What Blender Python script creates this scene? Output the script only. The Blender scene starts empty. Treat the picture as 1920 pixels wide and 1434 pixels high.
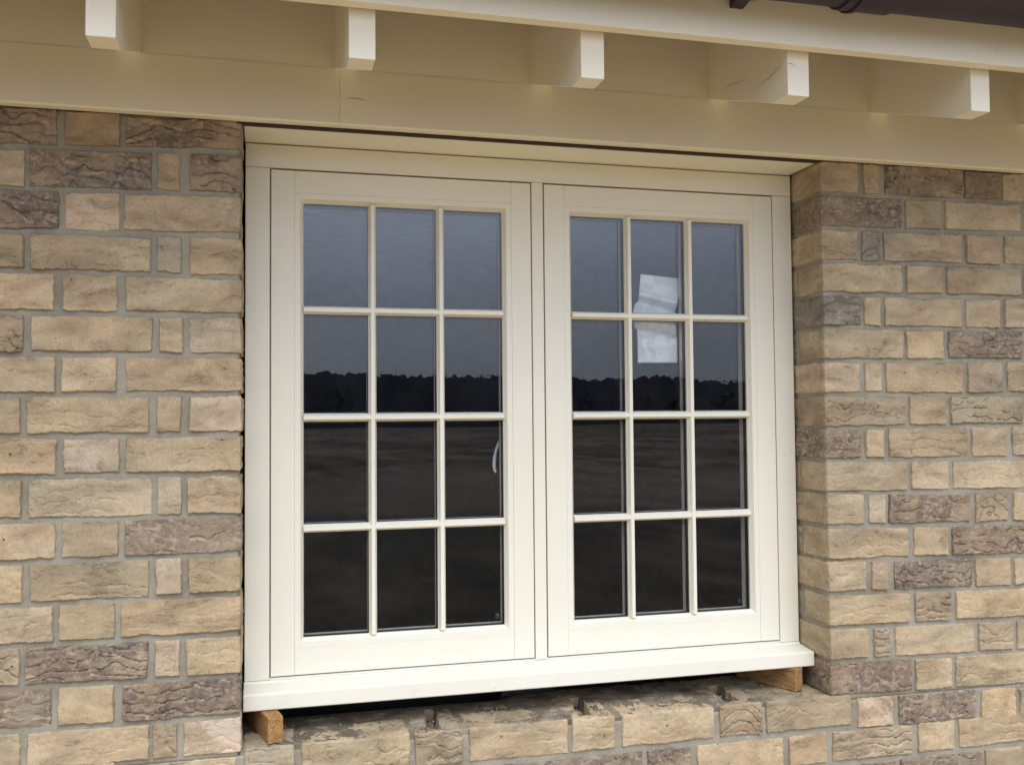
import bpy, math, random
import numpy as np
from mathutils import Matrix, Vector
random.seed(7)
rad = math.radians
S = bpy.context.scene
COL = S.collection

# ------------------------------------------------------------------ camera
F, CX, CY, CZ, YAW, PIT, ROL = 1802.6, .0411, -1.9039, -.5776, .2528, .0386, -.0086
W, D = 1.2529, .1181
cam_d = bpy.data.cameras.new('camera'); cam = bpy.data.objects.new('camera', cam_d); COL.objects.link(cam)
cy_, sy_, cp_, sp_ = math.cos(YAW), math.sin(YAW), math.cos(PIT), math.sin(PIT)
FW = Vector((sy_*cp_, cy_*cp_, sp_)); RT = Vector((cy_, -sy_, 0)); UP = RT.cross(FW)
RT2 = RT*math.cos(ROL) + UP*math.sin(ROL); UP2 = UP*math.cos(ROL) - RT*math.sin(ROL)
cam.matrix_world = Matrix(((RT2.x, UP2.x, -FW.x, CX), (RT2.y, UP2.y, -FW.y, CY), (RT2.z, UP2.z, -FW.z, CZ), (0, 0, 0, 1)))
cam_d.lens = F/1920*36; cam_d.sensor_width = 36; cam_d.clip_start = .05; cam_d.clip_end = 6000
S.camera = cam
S.view_settings.view_transform = 'Standard'; S.view_settings.look = 'None'; S.view_settings.gamma = 1
S.view_settings.exposure = 1.27
S.view_settings.use_curve_mapping = False
S.render.resolution_x = 1024; S.render.resolution_y = 764

# ------------------------------------------------------------------ sky and sun (overcast afternoon, bright cloud high in front of the wall)
SUN_EL, SUN_AZ = 58, -8            # azimuth measured from -Y (straight in front of the wall) towards +X
world = bpy.data.worlds.new('World'); S.world = world; world.use_nodes = True
nt = world.node_tree; N = nt.nodes; Lk = nt.links; N.clear()
out = N.new('ShaderNodeOutputWorld'); bg = N.new('ShaderNodeBackground'); bg.inputs['Strength'].default_value = .10
sky = N.new('ShaderNodeTexSky'); sky.sky_type = 'NISHITA'; sky.sun_disc = False
sky.sun_elevation = rad(SUN_EL); sky.sun_rotation = rad(180 + SUN_AZ); sky.dust_density = 1.5; sky.air_density = 1.2
hs = N.new('ShaderNodeHueSaturation'); hs.inputs['Saturation'].default_value = .15
tc = N.new('ShaderNodeTexCoord'); sx = N.new('ShaderNodeSeparateXYZ')
# cloud cover: dim at the horizon, brighter overhead, softly uneven
mr = N.new('ShaderNodeMapRange'); mr.interpolation_type = 'SMOOTHSTEP'
mr.inputs['From Min'].default_value = -.02; mr.inputs['From Max'].default_value = .50
mr.inputs['To Min'].default_value = .40; mr.inputs['To Max'].default_value = 1.40
cn = N.new('ShaderNodeTexNoise'); cn.inputs['Scale'].default_value = 3.2; cn.inputs['Detail'].default_value = 6; cn.inputs['Roughness'].default_value = .5
cmap = N.new('ShaderNodeMapping'); cmap.inputs['Scale'].default_value = (1, 1, 3)
cr = N.new('ShaderNodeMapRange'); cr.inputs['From Min'].default_value = .3; cr.inputs['From Max'].default_value = .7
cr.inputs['To Min'].default_value = .86; cr.inputs['To Max'].default_value = 1.12
mu = N.new('ShaderNodeMath'); mu.operation = 'MULTIPLY'
vm = N.new('ShaderNodeVectorMath'); vm.operation = 'SCALE'
Lk.new(tc.outputs['Generated'], sx.inputs[0]); Lk.new(sx.outputs['Z'], mr.inputs['Value'])
Lk.new(tc.outputs['Generated'], cmap.inputs[0]); Lk.new(cmap.outputs[0], cn.inputs['Vector']); Lk.new(cn.outputs[0], cr.inputs['Value'])
Lk.new(mr.outputs[0], mu.inputs[0]); Lk.new(cr.outputs[0], mu.inputs[1])
Lk.new(sky.outputs[0], hs.inputs['Color']); Lk.new(hs.outputs[0], vm.inputs[0]); Lk.new(mu.outputs[0], vm.inputs['Scale'])
tint = N.new('ShaderNodeVectorMath'); tint.operation = 'MULTIPLY'; tint.inputs[1].default_value = (.89, .985, 1.21)   # blue-grey cloud
Lk.new(vm.outputs[0], tint.inputs[0]); Lk.new(tint.outputs[0], bg.inputs['Color']); Lk.new(bg.outputs[0], out.inputs['Surface'])
sd = bpy.data.lights.new('sun', 'SUN'); sd.energy = .68; sd.angle = rad(42); sd.color = (1, .92, .80)
so = bpy.data.objects.new('sun', sd); COL.objects.link(so)
dv = Vector((math.sin(rad(SUN_AZ))*math.cos(rad(SUN_EL)), -math.cos(rad(SUN_AZ))*math.cos(rad(SUN_EL)), math.sin(rad(SUN_EL))))
so.rotation_euler = dv.to_track_quat('Z', 'Y').to_euler(); so.location = dv*20

# ------------------------------------------------------------------ node helper and materials
class Mat:
    def __init__(s, name, rough=.6, spec=.5):
        s.m = bpy.data.materials.new(name); s.m.use_nodes = True
        s.n = s.m.node_tree.nodes; s.l = s.m.node_tree.links
        s.b = s.n['Principled BSDF']; s.b.inputs['Roughness'].default_value = rough
        s.b.inputs['Specular IOR Level'].default_value = spec
        s.o = s.n['Material Output']
    def put(s, sock, v):
        if hasattr(v, 'bl_idname') or isinstance(v, bpy.types.NodeSocket): s.l.new(v, sock)
        elif isinstance(v, (tuple, list)) and len(v) == 3 and sock.type == 'RGBA': sock.default_value = (*v, 1)
        else: sock.default_value = v
    def math(s, op, a, b=0., clamp=False):
        n = s.n.new('ShaderNodeMath'); n.operation = op; n.use_clamp = clamp; s.put(n.inputs[0], a); s.put(n.inputs[1], b); return n.outputs[0]
    def vmath(s, op, a, b):
        n = s.n.new('ShaderNodeVectorMath'); n.operation = op; s.put(n.inputs[0], a); s.put(n.inputs[1], b); return n.outputs[0]
    def coord(s, which='Object', scale=(1, 1, 1), off=None):
        t = s.n.new('ShaderNodeTexCoord'); v = t.outputs[which]
        if off is not None: v = s.vmath('ADD', v, off)
        m = s.n.new('ShaderNodeMapping'); m.inputs['Scale'].default_value = scale; s.l.new(v, m.inputs[0]); return m.outputs[0]
    def noise(s, v, scale, detail=4, rough=.55, dist=0., ):
        n = s.n.new('ShaderNodeTexNoise'); s.l.new(v, n.inputs['Vector']); n.inputs['Scale'].default_value = scale
        n.inputs['Detail'].default_value = detail; n.inputs['Roughness'].default_value = rough; n.inputs['Distortion'].default_value = dist; return n.outputs[0]
    def ramp(s, v, a, b, lo=0., hi=1.):
        n = s.n.new('ShaderNodeMapRange'); n.interpolation_type = 'SMOOTHSTEP'; s.put(n.inputs['Value'], v)
        s.put(n.inputs['From Min'], a); s.put(n.inputs['From Max'], b); s.put(n.inputs['To Min'], lo); s.put(n.inputs['To Max'], hi); return n.outputs[0]
    def mix(s, f, a, b, mode='MIX'):
        n = s.n.new('ShaderNodeMix'); n.data_type = 'RGBA'; n.blend_type = mode; s.put(n.inputs[0], f); s.put(n.inputs[6], a); s.put(n.inputs[7], b); return n.outputs[2]
    def attr(s, name):
        n = s.n.new('ShaderNodeAttribute'); n.attribute_type = 'OBJECT'; n.attribute_name = name; return n
    def bump(s, h, dist=.001, strength=1., prev=None):
        n = s.n.new('ShaderNodeBump'); n.inputs['Distance'].default_value = dist; n.inputs['Strength'].default_value = strength
        s.l.new(h, n.inputs['Height'])
        if prev is not None: s.l.new(prev, n.inputs['Normal'])
        return n.outputs[0]
    def done(s, col=None, nrm=None, rough=None):
        if col is not None: s.put(s.b.inputs['Base Color'], col)
        if nrm is not None: s.l.new(nrm, s.b.inputs['Normal'])
        if rough is not None: s.put(s.b.inputs['Roughness'], rough)
        return s.m

def mat_brick():
    m = Mat('handmade_brick', .92, .25)
    sv = m.attr('seed3').outputs['Vector']
    v = m.coord('Object', (1, 1, 1), sv); vs = m.coord('Object', (.55, .55, 1.25), sv)
    base = m.attr('tone').outputs['Vector']
    burn = m.attr('burn').outputs['Fac']; pale = m.attr('pale').outputs['Fac']; yel = m.attr('yellow').outputs['Fac']; cre = m.attr('crease').outputs['Fac']
    n1 = m.noise(vs, 16, 6, .6, .6); n2 = m.noise(vs, 30, 8, .68, 1.6); n3 = m.noise(v, 11, 4, .5, .8); n4 = m.noise(v, 420, 3, .6)
    n5 = m.noise(v, 8, 3, .5, .3); n6 = m.noise(v, 90, 6, .7, .4)
    c = m.mix(1., base, m.mix(m.ramp(n1, .3, .7), (.72, .70, .68), (1.14, 1.13, 1.12)), 'MULTIPLY')
    c = m.mix(m.math('MULTIPLY', m.ramp(n6, .5, .68), .42), c, (.27, .195, .14))
    # kiln-burnt purple-brown skin, broken open along the folds
    bm = m.ramp(m.math('ADD', m.math('MULTIPLY', n2, .45), m.math('MULTIPLY', n3, .65)), m.math('SUBTRACT', .80, m.math('MULTIPLY', burn, .42)), m.math('SUBTRACT', 1.02, m.math('MULTIPLY', burn, .42)))
    dark = m.mix(m.ramp(n6, .35, .65), (.142, .109, .083), (.262, .207, .155))
    c = m.mix(m.math('MULTIPLY', bm, m.ramp(burn, 0, .25)), c, dark)
    c = m.mix(m.math('MULTIPLY', m.math('ADD', m.ramp(n2, .55, .62), m.math('MULTIPLY', m.ramp(n6, .56, .62), .5), True), m.math('MULTIPLY', burn, .85)), c, (.46, .345, .225))
    pm = m.ramp(n3, m.math('SUBTRACT', .72, m.math('MULTIPLY', pale, .26)), m.math('SUBTRACT', .80, m.math('MULTIPLY', pale, .26)))
    c = m.mix(m.math('MULTIPLY', pm, m.math('MULTIPLY', pale, .85)), c, (.57, .47, .345))
    ym = m.ramp(n5, m.math('SUBTRACT', .72, m.math('MULTIPLY', yel, .24)), m.math('SUBTRACT', .80, m.math('MULTIPLY', yel, .24)))
    c = m.mix(m.math('MULTIPLY', ym, m.math('MULTIPLY', yel, .8)), c, (.52, .40, .205))
    c = m.mix(1., c, m.mix(m.ramp(m.noise(vs, 7, 3, .5, .5), .35, .65), (.975, 1.0, 1.02), (1.03, .99, .965)), 'MULTIPLY')
    # small iron spots and pits
    vo = m.n.new('ShaderNodeTexVoronoi'); m.l.new(v, vo.inputs['Vector']); vo.inputs['Scale'].default_value = 42
    spot = m.math('MULTIPLY', m.ramp(vo.outputs['Distance'], .07, .10, 1, 0), m.ramp(m.noise(v, 37, 1), .60, .63))
    c = m.mix(m.math('MULTIPLY', spot, .85), c, (.07, .045, .035))
    c = m.mix(1., c, m.mix(m.ramp(n4, .3, .7), (.86, .86, .86), (1.12, 1.12, 1.12)), 'MULTIPLY')
    # folds of clay: saw profile waves, heavily distorted
    w = m.n.new('ShaderNodeTexWave'); w.wave_profile = 'SAW'; w.bands_direction = 'Z'
    m.l.new(vs, w.inputs['Vector']); w.inputs['Scale'].default_value = 4.2; w.inputs['Distortion'].default_value = 9
    w.inputs['Detail'].default_value = 2.5; w.inputs['Detail Scale'].default_value = 3.0; w.inputs['Detail Roughness'].default_value = .55
    msk = m.math('MULTIPLY', m.ramp(n5, .42, .58), cre)
    h1 = m.math('MULTIPLY', w.outputs['Fac'], msk)
    b = m.bump(h1, .0004, .5)
    ct = m.ramp(m.math('ABSOLUTE', m.math('SUBTRACT', m.noise(vs, 24, 5, .62, .9), .5)), .004, .018)
    ct = m.math('ADD', ct, m.ramp(m.math('SUBTRACT', n1, m.math('MULTIPLY', cre, .10)), .33, .43), True)
    b = m.bump(ct, .0016, .8, b)
    b = m.bump(m.noise(vs, 60, 9, .72, .5), .0016, .7, b)
    b = m.bump(n4, .0005, .7, b)
    b = m.bump(m.math('SUBTRACT', 1., spot), .0015, .8, b)
    return m.done(c, b)

def mat_mortar(name='lime_sand_mortar', k=1.):
    m = Mat(name, .95, .2)
    v = m.coord('Object'); n1 = m.noise(v, 7, 5, .6); n2 = m.noise(v, 60, 6, .7); n3 = m.noise(v, 700, 2, .6)
    c = m.mix(m.ramp(n1, .35, .65), (.255, .228, .168), (.345, .315, .240))
    c = m.mix(m.math('MULTIPLY', m.ramp(n2, .52, .68), .5), c, (.36, .345, .31))
    c = m.mix(1., c, m.mix(m.ramp(n3, .3, .7), (.87, .87, .87), (1.1, 1.1, 1.1)), 'MULTIPLY')
    if k < 1: c = m.mix(1., c, m.mix(m.ramp(m.noise(v, 16, 6, .65), .42, .6), (.50, .46, .41), (.92, .87, .80)), 'MULTIPLY')
    b = m.bump(n2, .0022, .8); b = m.bump(n3, .0006, .7, b)
    return m.done(c, b)

def mat_paint(name, col, grain=(1, 1, 1), rough=.42, dirt=.25):
    m = Mat(name, rough, .4)
    v = m.coord('Object'); vg = m.coord('Object', grain)
    n1 = m.noise(v, 3, 4, .6); n2 = m.noise(vg, 140, 4, .6); n3 = m.noise(v, 23, 6, .7)
    c = m.mix(m.ramp(n1, .3, .7), tuple(x*.965 for x in col), col)
    c = m.mix(m.math('MULTIPLY', m.ramp(n3, .56, .78), dirt), c, (col[0]*.78, col[1]*.74, col[2]*.66))
    vo = m.n.new('ShaderNodeTexVoronoi'); m.l.new(v, vo.inputs['Vector']); vo.inputs['Scale'].default_value = 30
    sp = m.math('MULTIPLY', m.ramp(vo.outputs['Distance'], .035, .055, 1, 0), m.ramp(m.noise(v, 41, 1), .60, .63))
    c = m.mix(m.math('MULTIPLY', sp, .6), c, (.25, .2, .15))
    b = m.bump(n2, .00035, .5); b = m.bump(n3, .0006, .25, b)
    return m.done(c, b, m.ramp(n1, .3, .7, rough-.05, rough+.1))

def mat_timber():
    m = Mat('raw_softwood', .75, .3)
    v = m.coord('Object', (14, 2, 14)); vv = m.coord('Object')
    n = m.noise(v, 9, 6, .6, 1.2); n2 = m.noise(vv, 160, 3, .6)
    c = m.mix(m.ramp(n, .35, .65), (.25, .125, .042), (.40, .225, .085))
    c = m.mix(m.math('MULTIPLY', m.ramp(n2, .55, .7), .35), c, (.50, .34, .19))
    return m.done(c, m.bump(n, .0012, .7, m.bump(n2, .0006, .6)))

def mat_plain(name, col, rough=.6, spec=.5, scale=20, var=.15, bump=.0005, metal=0.):
    m = Mat(name, rough, spec); v = m.coord('Object'); n = m.noise(v, scale, 5, .6)
    c = m.mix(m.ramp(n, .3, .7), tuple(x*(1-var) for x in col), tuple(x*(1+var) for x in col))
    m.b.inputs['Metallic'].default_value = metal
    return m.done(c, m.bump(n, bump, .6))

def mat_glass():
    m = Mat('window_glass')
    tr = m.n.new('ShaderNodeBsdfTransparent'); gl = m.n.new('ShaderNodeBsdfGlossy'); gl.inputs['Roughness'].default_value = .0
    tr.inputs[0].default_value = (.985, .988, .988, 1)
    g = m.n.new('ShaderNodeNewGeometry'); ior = m.math('ADD', m.math('MULTIPLY', g.outputs['Backfacing'], -.853), 1.52)
    fr = m.n.new('ShaderNodeFresnel'); m.l.new(ior, fr.inputs['IOR'])
    mx = m.n.new('ShaderNodeMixShader'); m.l.new(m.math('MULTIPLY', fr.outputs[0], 1.03, True), mx.inputs[0]); m.l.new(tr.outputs[0], mx.inputs[1]); m.l.new(gl.outputs[0], mx.inputs[2])
    v = m.coord('Object'); n = m.noise(v, 2.2, 2, .5)
    b = m.bump(n, .0004, .08)
    # fine dust and dried splashes
    d = m.n.new('ShaderNodeBsdfDiffuse'); d.inputs[0].default_value = (.5, .48, .45, 1)
    dust = m.math('ADD', m.math('MULTIPLY', m.ramp(m.noise(v, 260, 3, .7), .66, .80), .05), m.math('MULTIPLY', m.ramp(m.noise(v, 9, 6, .7), .45, .8), .004))
    mx2 = m.n.new('ShaderNodeMixShader'); m.l.new(dust, mx2.inputs[0]); m.l.new(mx.outputs[0], mx2.inputs[1]); m.l.new(d.outputs[0], mx2.inputs[2])
    m.l.new(b, gl.inputs['Normal'])
    m.l.new(mx2.outputs[0], m.o.inputs['Surface'])
    return m.m

def mat_soil():
    m = Mat('ploughed_soil', .95, .2); v = m.coord('Object'); vs = m.coord('Object', (1, .4, 1))
    n1 = m.noise(vs, .22, 6, .6); n2 = m.noise(v, 3.0, 8, .7); n3 = m.noise(v, .06, 3, .5); n7 = m.noise(vs, 1.1, 7, .72)
    c = m.mix(m.ramp(m.math('ADD', m.math('MULTIPLY', n1, .5), m.math('MULTIPLY', n7, .5)), .42, .60), (.035, .025, .018), (.215, .150, .092))
    c = m.mix(m.math('MULTIPLY', m.ramp(n2, .48, .68), .6), c, (.11, .083, .058))
    c = m.mix(m.math('MULTIPLY', m.ramp(n3, .48, .6), .5), c, (.05, .045, .028))
    sp_ = m.n.new('ShaderNodeSeparateXYZ'); m.l.new(v, sp_.inputs[0]); yy = m.math('ADD', sp_.outputs['Y'], m.math('MULTIPLY', n1, 6.))
    tr_ = m.math('MULTIPLY', m.ramp(yy, -26., -19.), m.ramp(yy, -13., -10., 1., 0.))
    c = m.mix(m.math('MULTIPLY', tr_, .7), c, (.17, .135, .10))
    return m.done(c, m.bump(n2, .12, .8))

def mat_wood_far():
    m = Mat('hazed_winter_wood', .9, .1); v = m.coord('Object'); n = m.noise(v, .12, 5, .6)
    return m.done(m.mix(m.ramp(n, .35, .65), (.10, .098, .115), (.15, .142, .155)))  # paled, bluish twig colour with the distance haze painted in

def mat_paper():
    m = Mat('glossy_label_paper', .35, .5); v = m.coord('Object'); n = m.noise(v, 22, 3, .5, .8)
    c = m.mix(m.ramp(n, .50, .53), (.72, .77, .75), (.88, .90, .90))
    return m.done(c, m.bump(m.noise(v, 35, 3, .5, .5), .0015, .6))

BR = mat_brick(); MO = mat_mortar(); MO2 = mat_mortar('dusty_ledge_mortar', .6); GL = mat_glass(); TI = mat_timber()
PW = mat_paint('cream_window_paint', (.80, .765, .625), dirt=.16)
PS = mat_paint('cream_sill_paint', (.775, .738, .615), dirt=.5)
PR = mat_paint('cream_eaves_paint', (.78, .725, .575), (1, .08, 1), .6, .3)
PB = mat_paint('cream_beam_paint', (.78, .72, .56), (.08, 1, 1), .6, .25)
GU = mat_plain('dark_plastic_gutter', (.022, .013, .022), .5, .5, 6, .15, .0002)
BLK = mat_plain('black_seal_and_cavity_shade', (.012, .012, .012), .5, .3)
ALU = mat_plain('grey_spacer_metal', (.55, .55, .53), .35, .5, 40, .1, .0001, .6)
CHR = mat_plain('brushed_white_metal', (.75, .80, .85), .25, .5, 40, .05, .0001)
SO = mat_soil(); FWD = mat_wood_far(); PA = mat_paper()
BLOCK = mat_plain('grey_blockwork', (.13, .125, .12), .95, .2, 12, .2, .002)
DARKP = mat_plain('black_plastic_sheet', (.05, .05, .055), .45, .5, 30, .2, .001)
TILE = mat_plain('clay_roof_tile', (.16, .07, .045), .9, .2, 8, .25, .002)
LF = mat_plain('gap_shade_and_split_brown', (.055, .036, .026), .8, .2)  # brown that stands in for the head gap's shade, also used for splits
BOUNCE = mat_plain('warm_bounce_ground', (.46, .345, .195), .95, .2, 5, .2, .004)
ETCH = mat_plain('etched_glass_mark', (.10, .10, .105), .8, .2)

# ------------------------------------------------------------------ object helpers
def link(o, parent=None):
    COL.objects.link(o)
    if parent is not None: o.parent = parent
    return o
def empty(name, label, cat, loc=(0, 0, 0), rz=0, group=None):
    o = bpy.data.objects.new(name, None); o.empty_display_size = .1; o.location = loc; o.rotation_euler = (0, 0, rz)
    o['label'] = label; o['category'] = cat; o['kind'] = 'thing'
    if group: o['group'] = group
    return link(o)
def mesh(name, vs, fs, mat, parent=None, smooth=False, loc=(0, 0, 0)):
    me = bpy.data.meshes.new(name); me.from_pydata([tuple(map(float, v)) for v in vs], [], fs); me.materials.append(mat)
    if smooth: me.polygons.foreach_set('use_smooth', [True]*len(me.polygons))
    me.update(); o = bpy.data.objects.new(name, me); o.location = loc
    return link(o, parent)
def tag(o, label=None, cat=None, group=None, kind=None):
    if label: o['label'] = label
    if cat: o['category'] = cat
    if group: o['group'] = group
    if kind: o['kind'] = kind
    return o
def bevel(o, w=.0015, seg=2, ang=30):
    b = o.modifiers.new('edge', 'BEVEL'); b.width = w; b.segments = seg; b.limit_method = 'ANGLE'; b.angle_limit = rad(ang)
    return o
def box(name, x0, x1, y0, y1, z0, z1, mat, parent=None, bev=.0015, nx=1):
    vs = [(x, y, z) for x in (x0, x1) for y in (y0, y1) for z in (z0, z1)]
    fs = [(0, 1, 3, 2), (4, 6, 7, 5), (0, 4, 5, 1), (2, 3, 7, 6), (0, 2, 6, 4), (1, 5, 7, 3)]
    o = mesh(name, vs, fs, mat, parent)
    if bev: bevel(o, bev)
    return o
def prism_x(name, prof, x0, x1, mat, parent=None, bev=.0015):
    """profile in (y, z), extruded along x"""
    n = len(prof); vs = [(x0, y, z) for y, z in prof] + [(x1, y, z) for y, z in prof]
    fs = [tuple(range(n)), tuple(range(2*n-1, n-1, -1))] + [(i, i+n, (i+1) % n+n, (i+1) % n) for i in range(n)]
    o = mesh(name, vs, fs, mat, parent)
    import bmesh
    bm = bmesh.new(); bm.from_mesh(o.data); bmesh.ops.recalc_face_normals(bm, faces=bm.faces); bm.to_mesh(o.data); bm.free()
    if bev: bevel(o, bev)
    return o

# vectorised value noise
_rng = np.random.RandomState(3); _T = _rng.rand(4096)
def vnoise(x, y, z=0.):
    x = np.asarray(x, float); y = np.asarray(y, float); z = np.zeros_like(x)+z
    xi, yi, zi = np.floor(x).astype(int), np.floor(y).astype(int), np.floor(z).astype(int)
    fx, fy, fz = x-xi, y-yi, z-zi; fx, fy, fz = [t*t*(3-2*t) for t in (fx, fy, fz)]
    h = lambda a, b, c: _T[(a*73856093 ^ b*19349663 ^ c*83492791) & 4095]
    r = 0
    for dx in (0, 1):
        for dy in (0, 1):
            for dz in (0, 1):
                r = r + h(xi+dx, yi+dy, zi+dz)*(fx if dx else 1-fx)*(fy if dy else 1-fy)*(fz if dz else 1-fz)
    return r*2-1
def fbm(x, y, z, o=3):
    r = 0; a = 1; t = 0
    for i in range(o): r = r+a*vnoise(x*2**i+17*i, y*2**i+5*i, z*2**i); t += a; a *= .55
    return r/t

def lattice(nx, ny, nz, skip_back=True):
    """surface of a box lattice -> index points and quads"""
    idx = {}; pts = []; fs = []
    def g(i, j, k):
        key = (i, j, k)
        if key not in idx: idx[key] = len(pts); pts.append(key)
        return idx[key]
    for i in range(nx):
        for k in range(nz):
            fs.append((g(i, 0, k), g(i+1, 0, k), g(i+1, 0, k+1), g(i, 0, k+1)))
            if not skip_back: fs.append((g(i, ny, k), g(i, ny, k+1), g(i+1, ny, k+1), g(i+1, ny, k)))
    for j in range(ny):
        for k in range(nz):
            fs.append((g(0, j, k), g(0, j, k+1), g(0, j+1, k+1), g(0, j+1, k)))
            fs.append((g(nx, j, k), g(nx, j+1, k), g(nx, j+1, k+1), g(nx, j, k+1)))
    for i in range(nx):
        for j in range(ny):
            fs.append((g(i, j, 0), g(i, j+1, 0), g(i+1, j+1, 0), g(i+1, j, 0)))
            fs.append((g(i, j, nz), g(i+1, j, nz), g(i+1, j+1, nz), g(i, j+1, nz)))
    return np.array(pts), fs
_LC = {}
def brick_mesh(w, h, d, seed, crease=.5, fine=True, side=False, slot=False, tilt=0.):
    r = .0022 if fine else .006
    nx = max(4, int(w/r)); nz = max(4, int(h/r)); ny = int(d/.0045) if (side or slot) else (5 if fine else 2)
    key = (nx, ny, nz)
    if key not in _LC: _LC[key] = lattice(nx, ny, nz)
    P, fs = _LC[key]
    u = P[:, 0]/nx; t = P[:, 1]/ny; v = P[:, 2]/nz
    if not (side or slot): t = t**1.6
    X, Y, Z = u*w, t*d, v*h
    s = seed*13.7
    q = lambda k, f, o=3: fbm(X*f+s+k*31, Z*f+k*7+s*.3, Y*f+k*3, o)
    # distance to the box edges on the front face, for worn arrises
    ex = np.minimum(X, w-X); ez = np.minimum(Z, h-Z); ey = np.minimum(Y, d-Y+.05)
    R = .0011
    def rnd(a, b):   # pull-in where both distances are small
        a = np.clip(1-a/R, 0, 1); b = np.clip(1-b/R, 0, 1)
        return a*a*b*b*R*.9 + np.clip(a+b-1, 0, 1)*R*.45
    front = (P[:, 1] == 0)
    ax = rnd(ex, ey)+rnd(ex, ez); az = rnd(ez, ey)+rnd(ez, ex); ay = rnd(ex, Y)+rnd(ez, Y)
    nX = np.where(u < .5, 1, -1)*ax; nZ = np.where(v < .5, 1, -1)*az; nY = ay
    edge = np.exp(-np.minimum(ex, ez)/.006)
    amp = .0007+.0011*crease
    dX = q(1, 38, 3)*.0026+q(5, 170, 3)*.0022*edge; dZ = q(2, 26, 3)*.0030+q(6, 170, 3)*.0026*edge
    # sides ragged
    dY = q(3, 22, 3)*amp*.55
    # folds
    K = 2.2+1.6*((seed*7.31) % 1); cv = (((seed*3.17) % 1)-.35)*2.4
    S_ = v*K+cv*(u-.5)**2*2.2+fbm(X*26+s, Z*34+s, 0, 3)*.85+((seed*1.7) % 1)
    saw = S_-np.floor(S_)
    msk = np.clip((fbm(X*14-s, Z*22+s*2, 1.5, 2)+.06+.28*crease)*3.2, 0, 1)*np.clip(1.15-v*.55, 0, 1)
    rim = np.clip(np.minimum(ex, ez)/.004, .25, 1)
    dY = dY-(saw**2.2-.4)*.0028*crease*msk*rim
    # torn cracks along the folds and a few hairline ones
    g1 = np.exp(-((np.minimum(saw, 1-saw))/(K*.0017/h))**2)*np.clip(msk*1.6-.35, 0, 1)
    s3 = np.abs(fbm(X*19+s*3, Z*27-s, 2.5, 3)); g2 = np.clip(1-s3/.022, 0, 1)*np.clip(fbm(X*9+s, Z*14, 7.5, 1)*4-.7+crease, 0, 1)
    dY = dY+(g1*.0052*crease+g2*.0036*min(crease+.15, 1))*rim+q(9, 75, 3)*.0007*(1+1.6*crease)
    X2 = X+nX+dX; Z2 = Z+nZ+dZ; Y2 = Y+nY+dY
    if slot:
        top = (P[:, 2] == nz)
        m_ = top & (np.abs(X-w*.47-(Y-.07)*.12) < .014+.004*vnoise(Y*60, X*0+s)) & (Y > .024) & (Y < .150)
        Z2 = np.where(m_, Z2-.026+.010*vnoise(X*150, Y*150, s), Z2)
    Z2 = Z2+tilt*(X-w/2)
    return np.stack([X2, Y2, Z2], 1), fs

TONES = {  # base colour, burn, pale, yellow, crease
 'P': ((.458, .364, .238), .10, .15, .15, .34), 'B': ((.410, .333, .215), .18, .15, .10, .50),
 'Y': ((.466, .368, .228), .05, .15, .6, .30), 'W': ((.52, .415, .290), .0, .95, .0, .35),
 'K': ((.475, .392, .285), .0, .6, .0, .25), 'G': ((.400, .335, .240), .30, .35, .0, .45),
 'O': ((.420, .305, .190), .10, .0, .2, .20), 'R': ((.300, .220, .150), .65, .1, .0, .8),
 'M': ((.380, .308, .208), .48, .15, .0, .9), 'D': ((.330, .258, .182), .90, .0, .0, .95),
 'S': ((.260, .232, .195), .75, .35, .0, .7), 'T': ((.442, .356, .230), .0, .1, .0, .12)}
wall = empty('brick_wall', 'buff and purple-brown handmade brick wall around the window opening', 'wall')
_bi = [0]
def brick(x0, x1, z0, z1, tone, d=.1025, y0=0., fine=True, side=False, slot=False, tilt=0.):
    _bi[0] += 1; sd_ = _bi[0]*.6180339
    base, burn, pale, yel, cre = TONES[tone]
    rr = random.Random(_bi[0]*11)
    vs, fs = brick_mesh(x1-x0, z1-z0, d, sd_, cre*(.8+.5*rr.random()), fine, side, slot, tilt)
    me = bpy.data.meshes.new('brick'); me.from_pydata(vs.tolist(), [], fs); me.materials.append(BR)
    me.polygons.foreach_set('use_smooth', [True]*len(me.polygons)); me.update(); me.set_sharp_from_angle(angle=rad(48))
    o = bpy.data.objects.new('brick', me); link(o, wall)
    o.location = (x0, y0-.0008+rr.uniform(-.0012, .0012), z0)
    k = rr.uniform(.90, 1.09); g = rr.uniform(-.02, .02)
    o['tone'] = [base[0]*k*(1+g), base[1]*k*.995, base[2]*k*(1-g)*.955]
    o['burn'] = burn; o['pale'] = pale*rr.uniform(.5, 1.1); o['yellow'] = yel*rr.uniform(.3, 1.1); o['crease'] = cre
    o['seed3'] = [sd_*7.1 % 50, sd_*3.3 % 50, sd_*9.7 % 50]
    return o

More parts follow.
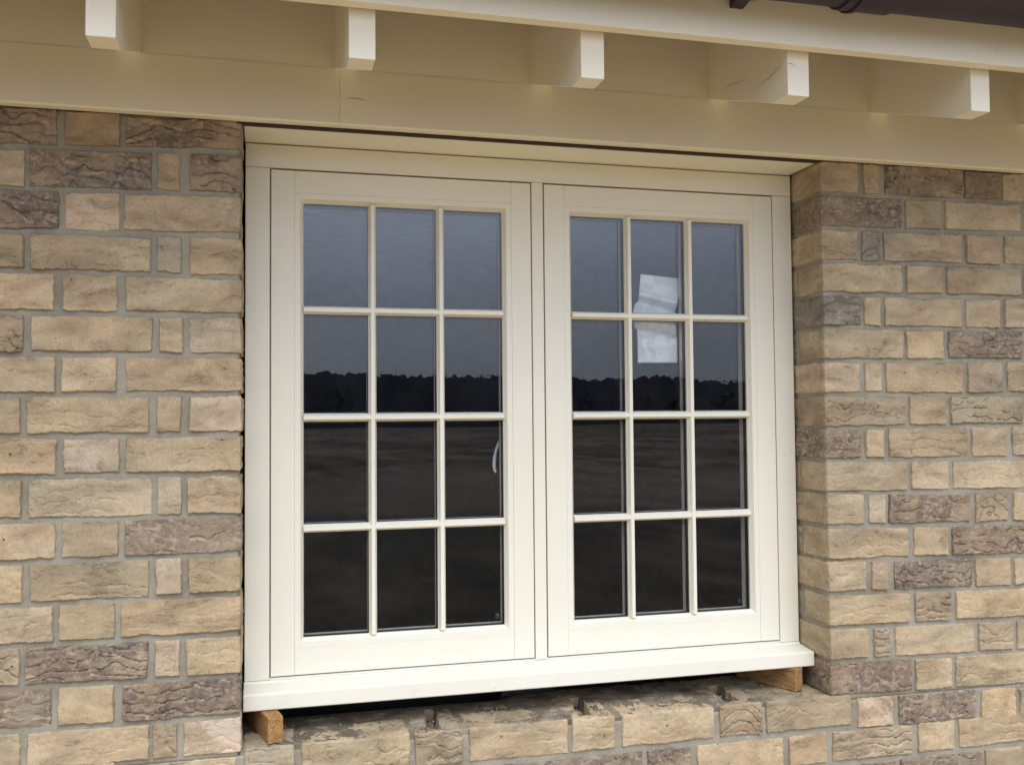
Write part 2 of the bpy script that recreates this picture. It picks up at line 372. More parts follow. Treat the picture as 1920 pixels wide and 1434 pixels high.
# --- measured courses: joint heights at the jamb and at the outer edge of the photograph
def ray(px, py):
    return FW + RT2*((px-960)/F) - UP2*((py-717)/F)
def un(px, py, y=0.):
    r = ray(px, py); t = (y-CY)/r.y; return CX+r.x*t, CZ+r.z*t
LJ = [(455, y) for y in (285, 366, 442, 520, 592, 666, 738, 814, 888, 966, 1038, 1112, 1188, 1266, 1341, 1414)]
LO = [(20, y) for y in (275, 352, 433, 506, 585, 663, 740, 818, 895, 977, 1055, 1135, 1212, 1290, 1372, 1450)]
RJ = [(1545, y) for y in (363, 427, 489, 551, 613, 676, 739, 802, 863, 925, 988, 1051, 1114, 1178, 1241, 1308)]
RO = [(1900, y) for y in (380, 439, 500, 557, 618, 676, 739, 797, 859, 919, 980, 1041, 1100, 1160, 1221, 1285)]
def lines(J, O):
    r = []
    for a, b in zip(J, O):
        p, q = un(*a), un(*b); r.append((p, q))
    fn = [lambda x: .004]
    for p, q in r:
        sl = (q[1]-p[1])/(q[0]-p[0]); fn.append((lambda p, sl: lambda x: p[1]+sl*(x-p[0]))(p, sl))
    return fn
ZL, ZR = lines(LJ, LO), lines(RJ, RO)
LROWS = {1: [('D', 235, 455), ('O', 122, 225), ('D', None, 108)], 2: [('D', 355, 455), ('P', 293, 338), ('D', 54, 285), ('P', None, 47)],
 3: [('P', 232, 455), ('W', 120, 225), ('D', None, 110)], 4: [('Y', 355, 453), ('G', 294, 341), ('B', 56, 283), ('B', None, 45)],
 5: [('B', 235, 455), ('P', 116, 221), ('P', None, 102)], 6: [('G', 354, 457), ('P', 297, 343), ('P', 57, 286), ('M', None, 43)],
 7: [('P', 235, 457), ('P', 113, 219), ('P', None, 104)], 8: [('K', 355, 456), ('P', 293, 340), ('B', 50, 280), ('P', None, 39)],
 9: [('B', 235, 456), ('W', 118, 224), ('B', None, 106)], 10: [('P', 350, 455), ('G', 294, 341), ('P', 52, 286), ('P', None, 41)],
 11: [('D', 233, 454), ('T', 115, 222), ('P', None, 104)], 12: [('Y', 352, 452), ('K', 291, 341), ('B', 55, 281), ('Y', None, 42)],
 13: [('P', 226, 453), ('Y', 109, 216), ('P', None, 100)], 14: [('Y', 349, 451), ('W', 289, 337), ('D', 47, 277), ('M', None, 37)],
 15: [('D', 230, 449), ('T', 108, 214), ('D', None, 97)], 16: [('W', 343, 447), ('M', 285, 334), ('P', 50, 280), ('B', None, 40)]}
RROWS = {1: [('P', 1537, 1610), ('P', 1619, 1649), ('D', 1659, 1805), ('R', 1809, 1875), ('P', 1880, None)], 2: [('D', 1537, 1692), ('T', 1697, 1765), ('T', 1773, 1915)],
 3: [('P', 1537, 1609), ('S', 1616, 1651), ('P', 1657, 1804), ('P', 1812, 1877), ('P', 1883, None)], 4: [('P', 1541, 1692), ('T', 1700, 1767), ('P', 1775, 1915)],
 5: [('S', 1542, 1615), ('P', 1620, 1652), ('P', 1659, 1804), ('P', 1811, 1876), ('P', 1885, None)], 6: [('B', 1543, 1696), ('Y', 1700, 1770), ('D', 1778, 1918)],
 7: [('W', 1543, 1614), ('P', 1622, 1654), ('P', 1662, 1807), ('G', 1814, 1880), ('M', 1888, None)], 8: [('M', 1545, 1699), ('Y', 1706, 1775), ('M', 1783, 1918)],
 9: [('D', 1546, 1616), ('P', 1624, 1659), ('B', 1667, 1815), ('P', 1822, 1888), ('M', 1898, None)], 10: [('P', 1547, 1702), ('P', 1710, 1780), ('P', 1786, 1935)],
 11: [('P', 1548, 1621), ('K', 1630, 1662), ('D', 1668, 1820), ('M', 1828, 1890), ('P', 1900, None)], 12: [('P', 1551, 1705), ('P', 1713, 1780), ('D', 1787, 1940)],
 13: [('P', 1549, 1625), ('P', 1634, 1666), ('D', 1677, 1824), ('T', 1830, 1896), ('P', 1902, None)], 14: [('B', 1553, 1707), ('M', 1717, 1785), ('Y', 1793, 1950)],
 15: [('T', 1555, 1630), ('M', 1639, 1670), ('P', 1679, 1828), ('M', 1835, 1900), ('P', 1907, None)], 16: [('D', 1559, 1711), ('P', 1717, 1786), ('B', 1792, 1945)]}
JH = .0045   # half a bed joint
rc = random.Random(5)
def tone_rand(): return rc.choice('PPPPBBTYWGMDD')
def zrow(Z, r, xc):
    return Z[r](xc)+JH, Z[r-1](xc)-JH          # bottom, top
for r in range(1, 17):
    pyl = (LJ[r-1][1]+(LJ[r-2][1] if r > 1 else 212))/2; x_edge = None
    for q, (tn, a, b) in enumerate(LROWS[r]):
        x1 = un(b, pyl+(455-b)*.0)[0] if q else rc.uniform(-.0015, .001)
        wd = .215 if (a is None and (r % 2 == 1)) else (.215 if a is None and r in () else .1025)
        if a is None: x0 = x1-(.215 if r % 2 else .1025)
        else: x0 = un(a, pyl)[0]
        xc = (x0+x1)/2; z0, z1 = zrow(ZL, r, xc); tl = (ZL[r](x1)-ZL[r](x0))/(x1-x0)
        z0 += rc.uniform(-.001, .001); z1 += rc.uniform(-.001, .001)
        dd = .1025 if (q or r % 2) else .215
        brick(x0, x1, z0, z1, tn, dd, side=False, tilt=tl)
        x_edge = x0
    # beyond the left edge of the photograph
    k = 0; seq = [.1025, .215] if r % 2 else [.215, .1025]
    while x_edge > -.72:
        x1 = x_edge-.010; x0 = x1-seq[k % 2]; z0, z1 = zrow(ZL, r, x1); brick(x0, x1, z0, z1, tone_rand(), fine=False); x_edge = x0; k += 1
    pyr = (RJ[r-1][1]+(RJ[r-2][1] if r > 1 else 304))/2
    for q, (tn, a, b) in enumerate(RROWS[r]):
        pq = pyr+(a-1545)*((RO[r-1][1]-RJ[r-1][1])/355.)
        x0 = un(a, pq)[0] if q else W+rc.uniform(-.001, .0015)
        x1 = x0+(.215) if b is None else un(b, pq)[0]
        xc = (x0+x1)/2; z0, z1 = zrow(ZR, r, xc); tl = (ZR[r](x1)-ZR[r](x0))/(x1-x0)
        z0 += rc.uniform(-.001, .001); z1 += rc.uniform(-.001, .001)
        if q == 0:
            dd = .205 if r % 2 else .100
            brick(x0, x1, z0, z1, tn, dd, side=True, tilt=tl)
            if not r % 2: brick(x0+.002, x0+.1025, z0, z1, tn, .1025, y0=.110, fine=False)
        else: brick(x0, x1, z0, z1, tn, tilt=tl)
        x_edge = x1
    k = 0; seq = [.1025, .215]
    while x_edge < 2.02:
        x0 = x_edge+.010; x1 = x0+seq[k % 2]; z0, z1 = zrow(ZR, r, x0); brick(x0, x1, z0, z1, tone_rand(), fine=False); x_edge = x1; k += 1
# the course under the opening and the ones below it
CT = -1.193                                    # top of the cill course
def zc(x): return CT if x < 1.25 else ZR[16](x)-JH
R17 = [('P', 228, 445), ('G', 457, 553), ('B', 565, 770), ('M', 778, 868), ('P', 880, 1066), ('P', 1072, 1155), ('P', 1167, 1340), ('M', 1350, 1430), ('B', 1437, 1597),
       ('W', 1607, 1676), ('D', 1686, 1831), ('Y', 1840, 1905), ('P', 1912, None)]
xs17 = []
for tn, a, b in R17:
    pm = lambda x: (1432 if x < 460 else 1428-(x-500)*.094)
    x0 = un(a, pm(a))[0]; x1 = un(b, pm(b))[0] if b else x0+.215
    hd = tn in 'MP' and (x1-x0) < .13 and 0 < x0 < 1.2
    xs17.append((x0, x1))
    z1 = min(zc((x0+x1)/2), CT+.004) if x0 > 0 else ZL[16](x0)-JH
    if x0 > 1.3: z1 = ZR[16]((x0+x1)/2)-JH
    brick(x0, x1, z1-.066, z1, tn, (.150 if x0 < .5 else .205) if hd else .1025, slot=hd, side=(0 < x0 < 1.2 and not hd))
    if 0 <= x0 < 1.2 and not hd: brick(x0+.01, x1-.012, z1-.066, z1-.003, 'G', .035 if x0 < .5 else .088, y0=.112, fine=False)
x_e = xs17[0][0]
while x_e > -.72: brick(x_e-.112, x_e-.010, CT-.066, CT, tone_rand(), fine=False); x_e -= .1125; brick(x_e-.225, x_e-.010, CT-.066, CT, tone_rand(), fine=False); x_e -= .225
z18 = CT-.066-.011
R18 = [('D', 1214, 1296), ('P', 1307, 1470), ('P', 1480, 1551), ('M', 1561, 1712), ('P', 1722, 1791), ('B', 1798, 1946)]
xa = None
for tn, a, b in R18:
    x0 = un(a, 1420-(a-1200)*.05)[0]; x1 = un(b, 1420-(b-1200)*.05)[0]; xa = x0 if xa is None else xa
    brick(x0, x1, z18-.066, z18-.001, tn); xb = x1
x_e = xa; k = 0
while x_e > -.72: wdt = (.215, .1025)[k % 2]; brick(x_e-.010-wdt, x_e-.010, z18-.066, z18, tone_rand(), fine=False); x_e -= .010+wdt; k += 1
x_e = xb
while x_e < 2.0: wdt = (.1025, .215)[k % 2]; brick(x_e+.010, x_e+.010+wdt, z18-.066, z18, tone_rand(), fine=False); x_e += .010+wdt; k += 1
z19 = z18-.077; x_e = -.72; k = 0
while x_e < 2.0: wdt = (.1025, .215)[k % 2]; brick(x_e+.010, x_e+.010+wdt, z19-.065, z19, tone_rand(), fine=(x_e > .9)); x_e += .010+wdt; k += 1

def mortar(x0, x1, y0, y1, z0, z1, res=.006, up=False, slots=(), taper=False, mat=None):
    nx, nz = int((x1-x0)/res), int((z1-z0)/res); ny = max(4, int((y1-y0)/(.008)))
    P, fs = lattice(nx, ny, nz); X = x0+P[:, 0]/nx*(x1-x0); Y = y0+P[:, 1]/ny*(y1-y0); Z = z0+P[:, 2]/nz*(z1-z0)
    if taper: Y = np.where((X > -.004) & (X < W+.004), y0+(Y-y0)*(.70+.27*np.clip((X-.35)/.4, 0, 1))+np.where(P[:, 1] == ny, fbm(X*14, X*0, 0, 3)*.012, 0), Y)
    n = fbm(X*40, Z*40, Y*40, 4); n2 = fbm(X*11+9, Z*11, Y*11, 2)
    Y2 = np.where(P[:, 1] == 0, Y-.0006+n*.0022+n2*.0030, Y)
    X2 = X+np.where((P[:, 0] == 0) | (P[:, 0] == nx), n*.0015, 0)
    top = P[:, 2] == nz
    Z2 = np.where(top, Z+n*(.0055 if up else .001)+n2*(.004 if up else 0), Z)
    for a, b in slots: Z2 = np.where(top & (X > a) & (X < b) & (Y > .018) & (Y < .155), Z2-.024+n*.006, Z2)
    me = bpy.data.meshes.new('mortar'); me.from_pydata(np.stack([X2, Y2, Z2], 1).tolist(), [], fs); me.materials.append(mat or MO)
    me.polygons.foreach_set('use_smooth', [True]*len(me.polygons)); me.update()
    o = bpy.data.objects.new('mortar', me); link(o, wall); o['kind'] = 'stuff'
    return o
zb = z19-.07
mortar(-.74, -.005, .0050, .20, CT-.012, .004)
mortar(W+.005, 2.04, .0050, .20, CT-.012, .004)
sl = [(a+.47*(b-a)-.019, a+.47*(b-a)+.019) for (tn, _, _), (a, b) in zip(R17, xs17) if tn in 'MP' and (b-a) < .13 and 0 < a < 1.2]
mortar(-.74, 2.04, .0050, .218, zb, CT-.012, slots=sl)
mortar(-.003, W+.003, .0056, .218, CT-.070, CT-.0006, res=.004, up=True, slots=sl, taper=True, mat=MO2)
box('wall_base', -6, 8, .004, .20, -2.15, zb-.001, MO, wall, bev=0)
box('wall_end', -6, -.742, .004, .20, zb, .0, MO, wall, bev=0)
box('wall_end', 2.042, 8, .004, .20, zb, .0, MO, wall, bev=0)

# loose mortar crumbs left on the ledge
cv_ = []; cf_ = []; rcb = random.Random(9)
for k in range(170):
    cx_, cyy = rcb.uniform(.02, 1.23), .012+.10*rcb.random()**1.6; r_ = rcb.uniform(.0008, .0034); o_ = len(cv_)
    for q in ((1, 0, 0), (-.3, .9, 0), (-.6, -.8, 0), (0, 0, 1.1), (.2, .1, -1)): cv_.append((cx_+q[0]*r_*rcb.uniform(.7, 1.3), cyy+q[1]*r_, CT+.003+r_*.4+q[2]*r_*rcb.uniform(.6, 1)))
    cf_ += [tuple(o_+i for i in t_) for t_ in ((0, 1, 3), (1, 2, 3), (2, 0, 3), (1, 0, 4), (2, 1, 4), (0, 2, 4))]
mesh('mortar_crumbs', cv_, cf_, MO, wall)['kind'] = 'stuff'

# ------------------------------------------------------------------ inner room (dark, unlit)
def struct(o, label=None): o['kind'] = 'structure'; return o
struct(box('inner_wall', -3, -.01, .24, .34, -2.1, .3, BLOCK, bev=0)); struct(box('inner_wall', W+.012, 4, .24, .34, -2.1, .3, BLOCK, bev=0))
struct(box('inner_wall', -.009, W+.011, .24, .34, .012, .3, BLOCK, bev=0)); struct(box('cavity_shade_block', -.009, W+.011, .30, .40, -2.1, -1.16, BLK, bev=0))  # inner leaf below the window coloured black for the gap's shade
struct(box('back_wall', -3, 4, 4.5, 4.6, -2.1, .5, BLOCK, bev=0)); struct(box('side_wall', -3.1, -3.002, .24, 4.6, -2.1, .5, BLOCK, bev=0))
struct(box('side_wall', 4.002, 4.1, .24, 4.6, -2.1, .5, BLOCK, bev=0)); struct(box('ceiling', -3.1, 4.1, .24, 4.6, .502, .6, BLOCK, bev=0))
struct(box('room_floor', -3.1, 4.1, .24, 4.6, -2.2, -2.102, BLOCK, bev=0))

# ------------------------------------------------------------------ window
win = empty('casement_window', 'cream painted timber double casement window with twenty-four small panes', 'window')
FY1 = D+.072
box('frame_head', .004, 1.249, D, FY1, -.055, -.007, PW, win)
box('jamb', .004, .0525, D+.0006, FY1, -1.098, -.0556, PW, win); box('jamb', 1.2005, 1.249, D+.0006, FY1, -1.098, -.0556, PW, win)
box('mullion', .6115, .6375, D+.0003, FY1, -1.0965, -.0556, PW, win)
prism_x('sill', [(D+.10, -1.0985), (D-.001, -1.0985), (D-.004, -1.1025), (.062, -1.1075), (.0565, -1.1095), (.056, -1.1385), (.058, -1.1405), (.068, -1.1405), (.070, -1.136), (.074, -1.136), (.076, -1.1405), (D+.10, -1.1405)], .003, W-.0035, PS, win, .0012)
box('sill_rail', .053, 1.2, D+.003, D+.06, -1.0984, -1.0945, PW, win, .0005)
# dark rebate behind the gap round each casement
for a, b in ((.0525, .6115), (.6375, 1.2005)):
    x0, x1, z0, z1 = a, b, -1.0945, -.0556
    for s_ in ((x0, x0+.0035, z0, z1), (x1-.0035, x1, z0, z1), (x0+.004, x1-.004, z1-.0038, z1), (x0+.004, x1-.004, z0, z0+.0038)):
        box('rebate', s_[0], s_[1], D+.022, D+.034, s_[2], s_[3], PW, win, 0)

def moulded(name, x0, x1, z0, z1, ax, inner, mat, parent):
    """sash member: flat face, 1 mm groove line, then a step and a slope to the glass; ax 'x' = vertical member"""
    pass
GT, GB = -.123, -1.020
HB = (-.3465, -.570, -.798)
def casement(a, b, ga, gb, vb, label):
    c = bpy.data.objects.new('casement', None); link(c, win); c['label'] = label
    t, bt = -.0588, -1.0915; g = .0028
    A, B = a+g, b-g
    dep = D+.055; ST = .018          # bead strip width
    # outer members (stiles full height, rails between)
    box('stile', A, ga-ST-.0003, D, dep, bt, t, PW, c, .0006); box('stile', gb+ST+.0003, B, D, dep, bt, t, PW, c, .0006)
    box('rail', ga-ST, gb+ST, D+.0004, dep, GT+ST+.0003, t, PW, c, .0006); box('rail', ga-ST, gb+ST, D+.0004, dep, bt, GB-ST-.0003, PW, c, .0006)
    # mitred glazing bead: flat then splay down to the glass
    f, s1, gy = D+.0008, .006, D+.0135
    ring = []
    for (i, y) in ((0, dep-.002), (0, f), (ST-s1-.0005, f), (ST-s1, f+.0012), (ST-.0012, gy-.002), (ST, gy), (ST, dep-.002)):
        ring.append([(ga-ST+i, y, GB-ST+i), (gb+ST-i, y, GB-ST+i), (gb+ST-i, y, GT+ST-i), (ga-ST+i, y, GT+ST-i)])
    for side in range(4):
        vs = []; fs = []; s2 = (side+1) % 4
        for rg in ring: vs += [rg[side], rg[s2]]
        n = len(ring)
        for k in range(n): k2 = (k+1) % n; fs.append((2*k, 2*k+1, 2*k2+1, 2*k2))
        mesh('glazing_bead', vs, fs, PW, c)
    # glazing bars
    xs = [ga]+[x for x in vb]+[gb]; zs = [GT]+list(HB)+[GB]
    h, fl = .0082, .0042
    for x in vb:
        pr = [(x-h, gy), (x-h+.0012, gy-.002), (x-fl, f+.0015), (x-fl+.0005, f+.0003), (x+fl-.0005, f+.0003), (x+fl, f+.0015), (x+h-.0012, gy-.002), (x+h, gy), (x+h, dep-.004), (x-h, dep-.004)]
        n = len(pr); vs = [(p[0], p[1], GB-.0006) for p in pr]+[(p[0], p[1], GT+.0006) for p in pr]
        mesh('glazing_bar', vs, [tuple(range(n))[::-1], tuple(range(n, 2*n))]+[(i, (i+1) % n, (i+1) % n+n, i+n) for i in range(n)], PW, c)
    for z in HB:
        for k in range(3):
            x0 = xs[k]+(0 if k == 0 else fl-.001); x1 = xs[k+1]-(0 if k == 2 else fl-.001)
            pr = [(gy, z-h), (gy-.002, z-h+.0012), (f+.0012, z-fl), (f+.0007, z-fl+.0005), (f+.0007, z+fl-.0005), (f+.0012, z+fl), (gy-.002, z+h-.0012), (gy, z+h), (dep-.0045, z+h), (dep-.0045, z-h)]
            prism_x('glazing_bar', pr, x0, x1, PW, c, 0)
    # sealed units
    for i in range(3):
        for j in range(4):
            x0 = xs[i]+(h if i else 0); x1 = xs[i+1]-(h if i < 2 else 0); z1 = zs[j]-(h if j else 0); z0 = zs[j+1]+(h if j < 3 else 0)
            e = .0015; vs = []; fs = []
            for y0_, y1_ in ((gy+.001, gy+.005), (gy+.021, gy+.025)):
                o_ = len(vs); vs += [(x, y, z) for x in (x0-e, x1+e) for y in (y0_, y1_) for z in (z0-e, z1+e)]
                fs += [tuple(o_+q for q in f_) for f_ in ((0, 1, 3, 2), (4, 6, 7, 5), (0, 4, 5, 1), (2, 3, 7, 6), (0, 2, 6, 4), (1, 5, 7, 3))]
            mesh('glass_pane', vs, fs, GL, c)
            # spacer: black sealant band with a thin metal lip on the room side
            def ringmesh(nm, w_, ya, yb, mt):
                P_ = []
                for y in (ya, yb):
                    for ii in (0, w_): P_ += [(x0+ii, y, z0+ii), (x1-ii, y, z0+ii), (x1-ii, y, z1-ii), (x0+ii, y, z1-ii)]
                F_ = []
                for q in range(4):
                    q2 = (q+1) % 4; F_ += [(q, q2, 4+q2, 4+q), (8+q, 12+q, 12+q2, 8+q2), (4+q, 4+q2, 12+q2, 12+q)]
                mesh(nm, P_, F_, mt, c)
            ringmesh('sealant', .0012, gy+.0052, gy+.0185, BLK); ringmesh('spacer_bar', .0020, gy+.0187, gy+.0205, ALU)
    return c
cl_ = casement(.0525, .6115, .1205, .5465, (.2628, .4088), 'left hand casement of twelve panes')
cr_ = casement(.6375, 1.2005, .7046, 1.1325, (.840, .989), 'right hand casement of twelve panes with paper inside')
# fastener handle seen through the glass
def tube(name, pts, rad_, mat, parent, seg=10, flat=1.):
    vs = []; fs = []; n = len(pts)
    for i, p in enumerate(pts):
        p = Vector(p); d_ = (Vector(pts[min(i+1, n-1)])-Vector(pts[max(i-1, 0)])).normalized()
        a = d_.cross(Vector((0, 1, 0))).normalized(); b_ = d_.cross(a); r_ = rad_[i] if isinstance(rad_, (list, tuple)) else rad_
        for k in range(seg): th = 2*math.pi*k/seg; vs.append(p+a*(math.cos(th)*r_)+b_*(math.sin(th)*r_*flat))
    for i in range(n-1):
        for k in range(seg): k2 = (k+1) % seg; fs.append((i*seg+k, i*seg+k2, (i+1)*seg+k2, (i+1)*seg+k))
    fs += [tuple(range(seg)), tuple(range((n-1)*seg, n*seg))[::-1]]
    return mesh(name, vs, fs, mat, parent, True)
hy = D+.075
tube('handle', [(.566, hy-.01, -.606), (.560, hy, -.614), (.5525, hy+.004, -.628), (.5465, hy+.006, -.645), (.5425, hy+.006, -.662), (.541, hy+.005, -.678), (.542, hy+.003, -.690), (.5445, hy, -.696)],
     [.003, .0032, .0034, .0036, .0038, .0040, .0038, .002], CHR, cl_)
# etched safety marks in the lowest right hand panes
def etch(x, z, s, parent):
    vs = []; fs = []; y = D+.0141; n = 14
    def loop(cx_, cz_, r0, r1, a0, a1):
        o_ = len(vs)
        for k in range(n+1):
            t_ = a0+(a1-a0)*k/n
            vs.append((cx_+math.cos(t_)*r0*s, y, cz_+math.sin(t_)*r0*s)); vs.append((cx_+math.cos(t_)*r1*s, y, cz_+math.sin(t_)*r1*s))
        for k in range(n): fs.append((o_+2*k, o_+2*k+1, o_+2*k+3, o_+2*k+2))
    loop(x, z+.0030*s, 1.0*.0018, 1.0*.0027, 0, 6.283)
    loop(x-.0022*s, z-.0012*s, .0014, .0024, .6, 4.2); loop(x+.0022*s, z-.0012*s, .0014, .0024, -1.1, 2.5)
    o_ = len(vs); vs.extend([(x-.0038*s, y, z-.0026*s), (x-.0028*s, y, z-.0020*s), (x, y, z-.0064*s), (x, y, z-.0050*s), (x+.0038*s, y, z-.0026*s), (x+.0028*s, y, z-.0020*s)])
    fs.extend([(o_, o_+2, o_+3, o_+1), (o_+2, o_+4, o_+5, o_+3)])
    mesh('etched_mark', vs, fs, ETCH, parent)
etch(.530, -1.000, 1.0, cl_); etch(1.105, -1.000, .8, cr_)

# crumpled paper stuck inside the right hand casement
PX = [(1201, 514), (1274, 522), (1272, 560), (1265, 583), (1266, 600), (1268, 617), (1270, 640), (1270, 680), (1196, 680), (1195, 640), (1194, 619), (1188, 612), (1187, 582), (1196, 566), (1199, 540)]
NP = 22; LFT = [(514, 1201), (540, 1199), (566, 1196), (568, 1191), (582, 1187), (612, 1188), (619, 1194), (640, 1195), (680, 1196)]
RGT = [(522, 1274), (545, 1273), (570, 1270), (583, 1266), (600, 1265), (617, 1268), (640, 1270), (660, 1270), (680, 1270)]
vs = []; fs = []; nu, nv = 24, 60; PY = D+.046
for j in range(nv+1):
    t_ = j/nv; yl = 514+166*t_; yr = 522+158*t_
    xl = float(np.interp(yl, [a for a, _ in LFT], [b for _, b in LFT])); xr = float(np.interp(yr, [a for a, _ in RGT], [b for _, b in RGT]))
    for i in range(nu+1):
        u_ = i/nu; px, py = xl+(xr-xl)*u_, yl+(yr-yl)*u_
        fold = 0
        for fy, sl_, am, wd_ in ((560, 16, .014, 7), (574, 26, -.011, 5), (604, 14, .015, 8), (619, 20, -.012, 4), (545, -8, .003, 8), (650, -14, .003, 10)):
            dd_ = (py-(fy+sl_*(u_-.5)))/wd_; fold += am*math.exp(-dd_*dd_)
        fold += .0025*float(vnoise(u_*4, t_*9, 2.))+.001*float(vnoise(u_*11, t_*24, 4.))
        yy = PY+.008-fold
        x_, z_ = un(px, py, yy); vs.append((x_, yy, z_))
for j in range(nv):
    for i in range(nu): a = j*(nu+1)+i; fs.append((a, a+nu+1, a+nu+2, a+1))
po = mesh('paper_sheet', vs, fs, PA, None, True); sm = po.modifiers.new('thick', 'SOLIDIFY'); sm.thickness = .0004
tag(po, 'crumpled white paper sheet stuck inside the right hand casement, crossing a glazing bar', 'paper')

# ------------------------------------------------------------------ packers, plastic sheet
def packer(name, x, y, rz, w, h, L, label):
    t_ = empty(name, label, 'timber block', (x, y, CT+.001), rz, 'timber packing blocks under the sill')
    nx, ny, nz = 8, 20, 12; P, f_ = lattice(nx, ny, nz, False); X = P[:, 0]/nx*w-w/2; Y = P[:, 1]/ny*L; Z = P[:, 2]/nz*h
    n = fbm(X*160+x*9, Z*160, Y*60, 3); X = X+np.where(P[:, 0] > nx-1, n*.0022, n*.0006); Y = Y+np.where(P[:, 1] == 0, n*.0012, 0); Z = Z+np.where(P[:, 2] == 0, n*.001, n*.0005)
    o = mesh('block', np.stack([X, Y, Z], 1), f_, TI, t_, True); o.data.polygons.foreach_set('use_smooth', [False]*len(o.data.polygons)); bevel(o, .0008, 1, 50)
packer('timber_packer', .064, .016, rad(15), .029, .050, .19, 'orange-brown timber block under the left end of the sill')
packer('timber_packer', 1.207, .052, rad(22), .0245, .051, .17, 'orange-brown timber block under the right end of the sill')
vs = []; fs = []
for i in range(15):
    for j in range(9):
        u_, v_ = i/14, j/8; x_ = .56+.13*u_; zt = .052*max(0, 1-abs(u_-.55)/.5)+.006
        vs.append((x_+.004*float(vnoise(u_*5, v_*5, 1.)), .225+.02*v_+.008*float(vnoise(u_*6, v_*6, 3.)), CT-.02+(zt+.014)*v_))
for i in range(14):
    for j in range(8): a = i*9+j; fs.append((a, a+9, a+10, a+1))
pl = mesh('plastic_sheet', vs, fs, DARKP, None, True); pl.modifiers.new('thick', 'SOLIDIFY').thickness = .0008
tag(pl, 'dark folded plastic sheet poking up in the gap under the sill', 'plastic sheet')

# ------------------------------------------------------------------ roof edge
roof = empty('roof_eaves', 'cream painted timber eaves with square rafter ends over the window', 'roof')
BY = -.025; RY = -.342; FY = -.346; SL = .36
# wall plate beam, in two lengths with a joint, lower edge slightly rounded
for x0, x1 in ((-4, .1838), (.1842, 6)):
    prism_x('wall_beam', [(BY, .110), (BY, .003), (BY+.003, 0), (-.002, 0), (-.002, .110)], x0, x1, PB, roof, .0003)
xsr = [-.222+.3985*k for k in range(-3, 8)]
def rz_bot(y): return .014+SL*(y+.290) if y > -.290 else .014
for k, x0 in enumerate(xsr):
    jx = random.uniform(-.002, .002); w_ = .0435+random.uniform(-.001, .001); x0 += jx
    pr = [(RY, .0135), (-.290, .0145), (-.002, .0145+SL*.288), (.30, .0145+SL*.59), (.30, .15+SL*.642), (RY, .15)]
    prism_x('rafter', pr, x0, x0+w_, PR, roof, .0012)
    if k+1 < len(xsr): box('infill_board', x0+w_-.004, xsr[k+1]+.006, BY+.0008, -.004, .1101, .36, PR, roof, 0)
# soffit board lining the head of the opening; a brown strip paints the shaded gap before it
box('soffit_board', .003, W-.004, .0132, D+.03, -.0048, .010, PW, roof, .0012)
box('gap_shade_strip', -.01, W+.01, -.0015, .0126, -.0042, .004, LF, roof, 0)
box('lintel', -.2, W+.2, -.0015, .20, .030, .2, BLOCK, roof, 0)
box('fascia_board', -4, 6, FY-.025, FY, .0955, .300, PB, roof, .0012)
# roof deck with tile courses climbing from the gutter
dk = [(-.41, .262), (4.9, .262+SL*5.31), (4.9, .30+SL*5.31), (-.41, .285)]
prism_x('roof_deck', dk, -4, 6, TILE, roof, 0)
for k in range(10):
    y0_ = -.465+k*.30; z0_ = .278+SL*(y0_+.465)
    prism_x('tile_course', [(y0_, z0_+.006), (y0_+.34, z0_+.34*SL+.006-.02+.02), (y0_+.34, z0_+.34*SL+.022), (y0_, z0_+.030)], -4+k*.001, 6, TILE, roof, 0)
# drying splits in the fourth rafter and on the beam
def crack(pts, wd, parent, nrm):
    vs = []; fs = []
    for i, p in enumerate(pts):
        w_ = wd*(1-abs(2*i/(len(pts)-1)-1)**2)+.0001; p = Vector(p)
        vs += [p+Vector((0, 0, w_)), p-Vector((0, 0, w_))]
    for i in range(len(pts)-1): fs.append((2*i, 2*i+1, 2*i+3, 2*i+2))
    mesh('drying_split', vs, fs, LF, parent)
xr = xsr[6]-.0028
crack([(xr, -.30+.0*i, 0) for i in ()] or [(xr, -.33+.022*i, .073-.002*i+.002*math.sin(i*2)) for i in range(5)], .0003, roof, 0)
crack([(xr, -.19+.025*i, .100+.004*i-.004+.001*math.sin(i*3)) for i in range(5)], .0003, roof, 0)
crack([(xsr[6]+.004*i, RY-.0008, .0725-.001*i*(i > 2)) for i in range(5)], .0003, roof, 0)
crack([(.196+.008*i, BY-.0006, .052+.002*math.sin(i*.8)) for i in range(6)], .0005, roof, 0)

# gutter
gut = empty('gutter', 'dark brown plastic half-round gutter along the eaves', 'gutter')
GYc, GZc, GR = -.432, .206, .0565
def halfring(x0, x1, r0, r1, a0, a1, seg=20, mat=GU, name='channel', parent=gut):
    vs = []; fs = []
    for i in range(seg+1):
        t_ = rad(a0+(a1-a0)*i/seg); c_, s_ = math.cos(t_), math.sin(t_)
        for x in (x0, x1):
            for r_ in (r0, r1): vs.append((x, GYc+c_*r_, GZc+s_*r_))
    for i in range(seg):
        a = 4*i; b_ = a+4
        fs += [(a, b_, b_+2, a+2), (a+1, a+3, b_+3, b_+1), (a, a+1, b_+1, b_), (a+2, b_+2, b_+3, a+3)]
    fs += [(0, 2, 3, 1), (4*seg, 4*seg+1, 4*seg+3, 4*seg+2)]
    return mesh(name, vs, fs, mat, parent, False)
halfring(-4, 6, GR-.0022, GR, 180, 360, 28)
halfring(1.032, 1.130, GR+.0004, GR+.0045, 178, 362, 28, name='union_clip'); halfring(1.052, 1.06, GR+.0045, GR+.0085, 178, 362, 28, name='union_clip')
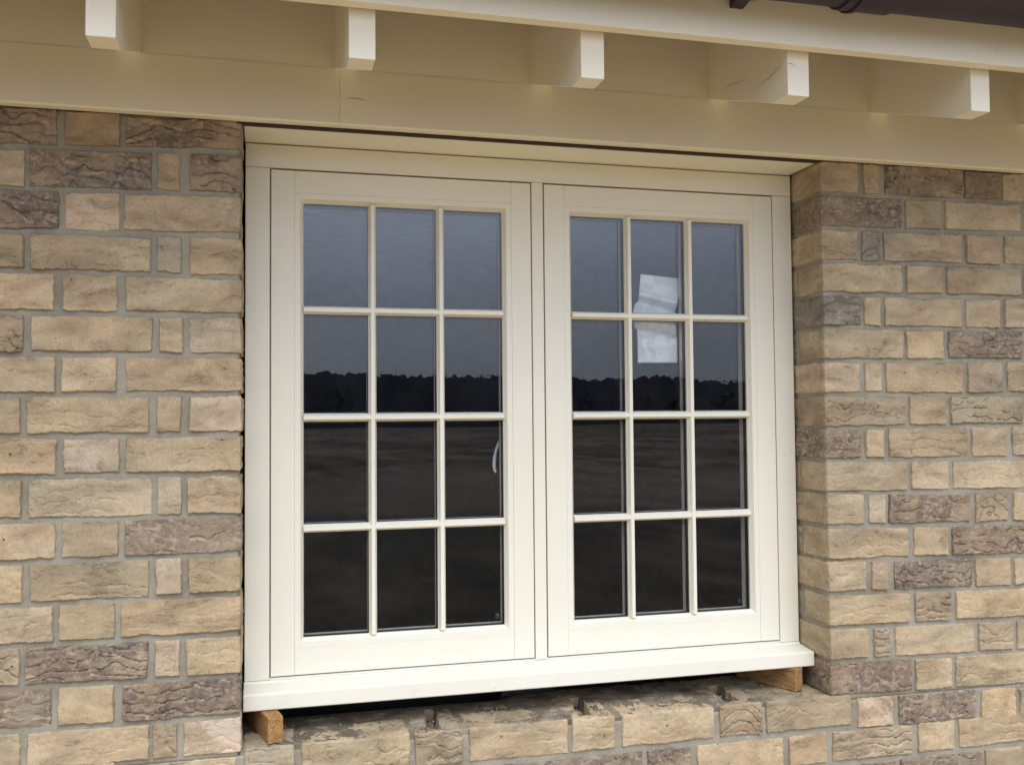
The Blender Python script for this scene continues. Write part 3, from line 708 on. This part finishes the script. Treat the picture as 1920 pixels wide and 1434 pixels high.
for xb_ in (-.02-.9, -.02, .842, 1.70):
    vs_p = [(FY-.0255, .150), (FY-.034, .150), (-.400, .154), (-.425, GZc-GR-.004), (-.46, GZc-GR), (-.49, GZc-.02), (-.49, GZc+.005), (-.485, GZc+.005), (-.47, GZc-.05), (-.385, GZc-.055), (FY-.034, .20), (FY-.034, .235), (FY-.0255, .235)]
    prism_x('bracket', vs_p[:5]+[(-.46, GZc-GR+.012), (-.40, GZc-GR+.018), (FY-.034, .20), (FY-.034, .235), (FY-.0255, .235)], xb_, xb_+.026, GU, gut, .001)
    halfring(xb_, xb_+.026, GR+.0004, GR+.004, 182, 362, 24, name='bracket')

# ------------------------------------------------------------------ land in front of the house (seen mirrored in the glass)
n_ = 90; vs = []; fs = []
g = [-1, -.6, -.36, -.22, -.13, -.08, -.05]
rng = np.concatenate([-np.geomspace(3000, 1, 60), [0], np.geomspace(1, 3000, 60)])
GX, GY_ = np.meshgrid(rng, rng); dist = np.hypot(GX, GY_)
GZ = -2.15+fbm(GX*.5, GY_*.5, 0, 4)*.07*np.clip((dist-2)/6, 0, 1)+fbm(GX*.02, GY_*.02, 1, 3)*.4*np.clip((dist-15)/60, 0, 1)
GZ = np.where(GY_ > -.5, -2.15-.02, GZ)
m_ = len(rng); vs = np.stack([GX.ravel(), GY_.ravel(), GZ.ravel()], 1); fs = [(j*m_+i, j*m_+i+1, (j+1)*m_+i+1, (j+1)*m_+i) for j in range(m_-1) for i in range(m_-1)]
gr = mesh('ground', vs, fs, SO, None, True); gr['kind'] = 'structure'
struct(box('bounce_ground', -40, 40, -4.7, .0, -2.16, -2.10, BOUNCE, bev=0))  # unseen pale ground added to bounce warm light under the eaves
# the far wood: bare winter crowns with twiggy outlines, one mass
rg = np.random.RandomState(11); V = []; Fs = []
def tri(c, s):
    o_ = len(V)//1
    for k in range(3): V.append((c[0]+rg.normal()*s, c[1]+rg.normal()*s, c[2]+rg.normal()*s))
    Fs.append((o_, o_+1, o_+2))
for t_ in range(620):
    x = -170+560*rg.rand(); y = -235-40*rg.rand(); hgt = (14.3 if x < 75 else 12.9)*(.74+.24*rg.rand())+.4*math.sin(x*.06)
    o_ = len(V); r_ = .25+.1*rg.rand()
    V += [(x-r_, y, -3), (x+r_, y, -3), (x+.05, y, hgt*.9-2)]; Fs.append((o_, o_+1, o_+2))
    for k in range(75):
        th = rg.rand()*6.28; ph = rg.rand()**.6; zz = -2+hgt*(.15+.85*rg.rand()); rr_ = hgt*.30*math.sqrt(max(.05, 1-((zz+2)/hgt-.5)**2*3.4))*ph
        tri((x+math.cos(th)*rr_, y+math.sin(th)*rr_, zz), .28 if zz > hgt*.6 else .9)
xw = np.arange(-170, 392, .55); hw = 12.3+fbm(xw*.045, xw*0, 1., 3)*1.5+fbm(xw*.9, xw*0, 5., 3)*.9+rg.rand(len(xw))*.5-(xw > 78)*1.2
o_ = len(V)   # the closed mass of stems and undergrowth
for k, x in enumerate(xw): V += [(x, -236, -3), (x, -236+1.2*math.sin(x*.2), hw[k]-2)]
for k in range(len(xw)-1): Fs.append((o_+2*k, o_+2*k+2, o_+2*k+3, o_+2*k+1))
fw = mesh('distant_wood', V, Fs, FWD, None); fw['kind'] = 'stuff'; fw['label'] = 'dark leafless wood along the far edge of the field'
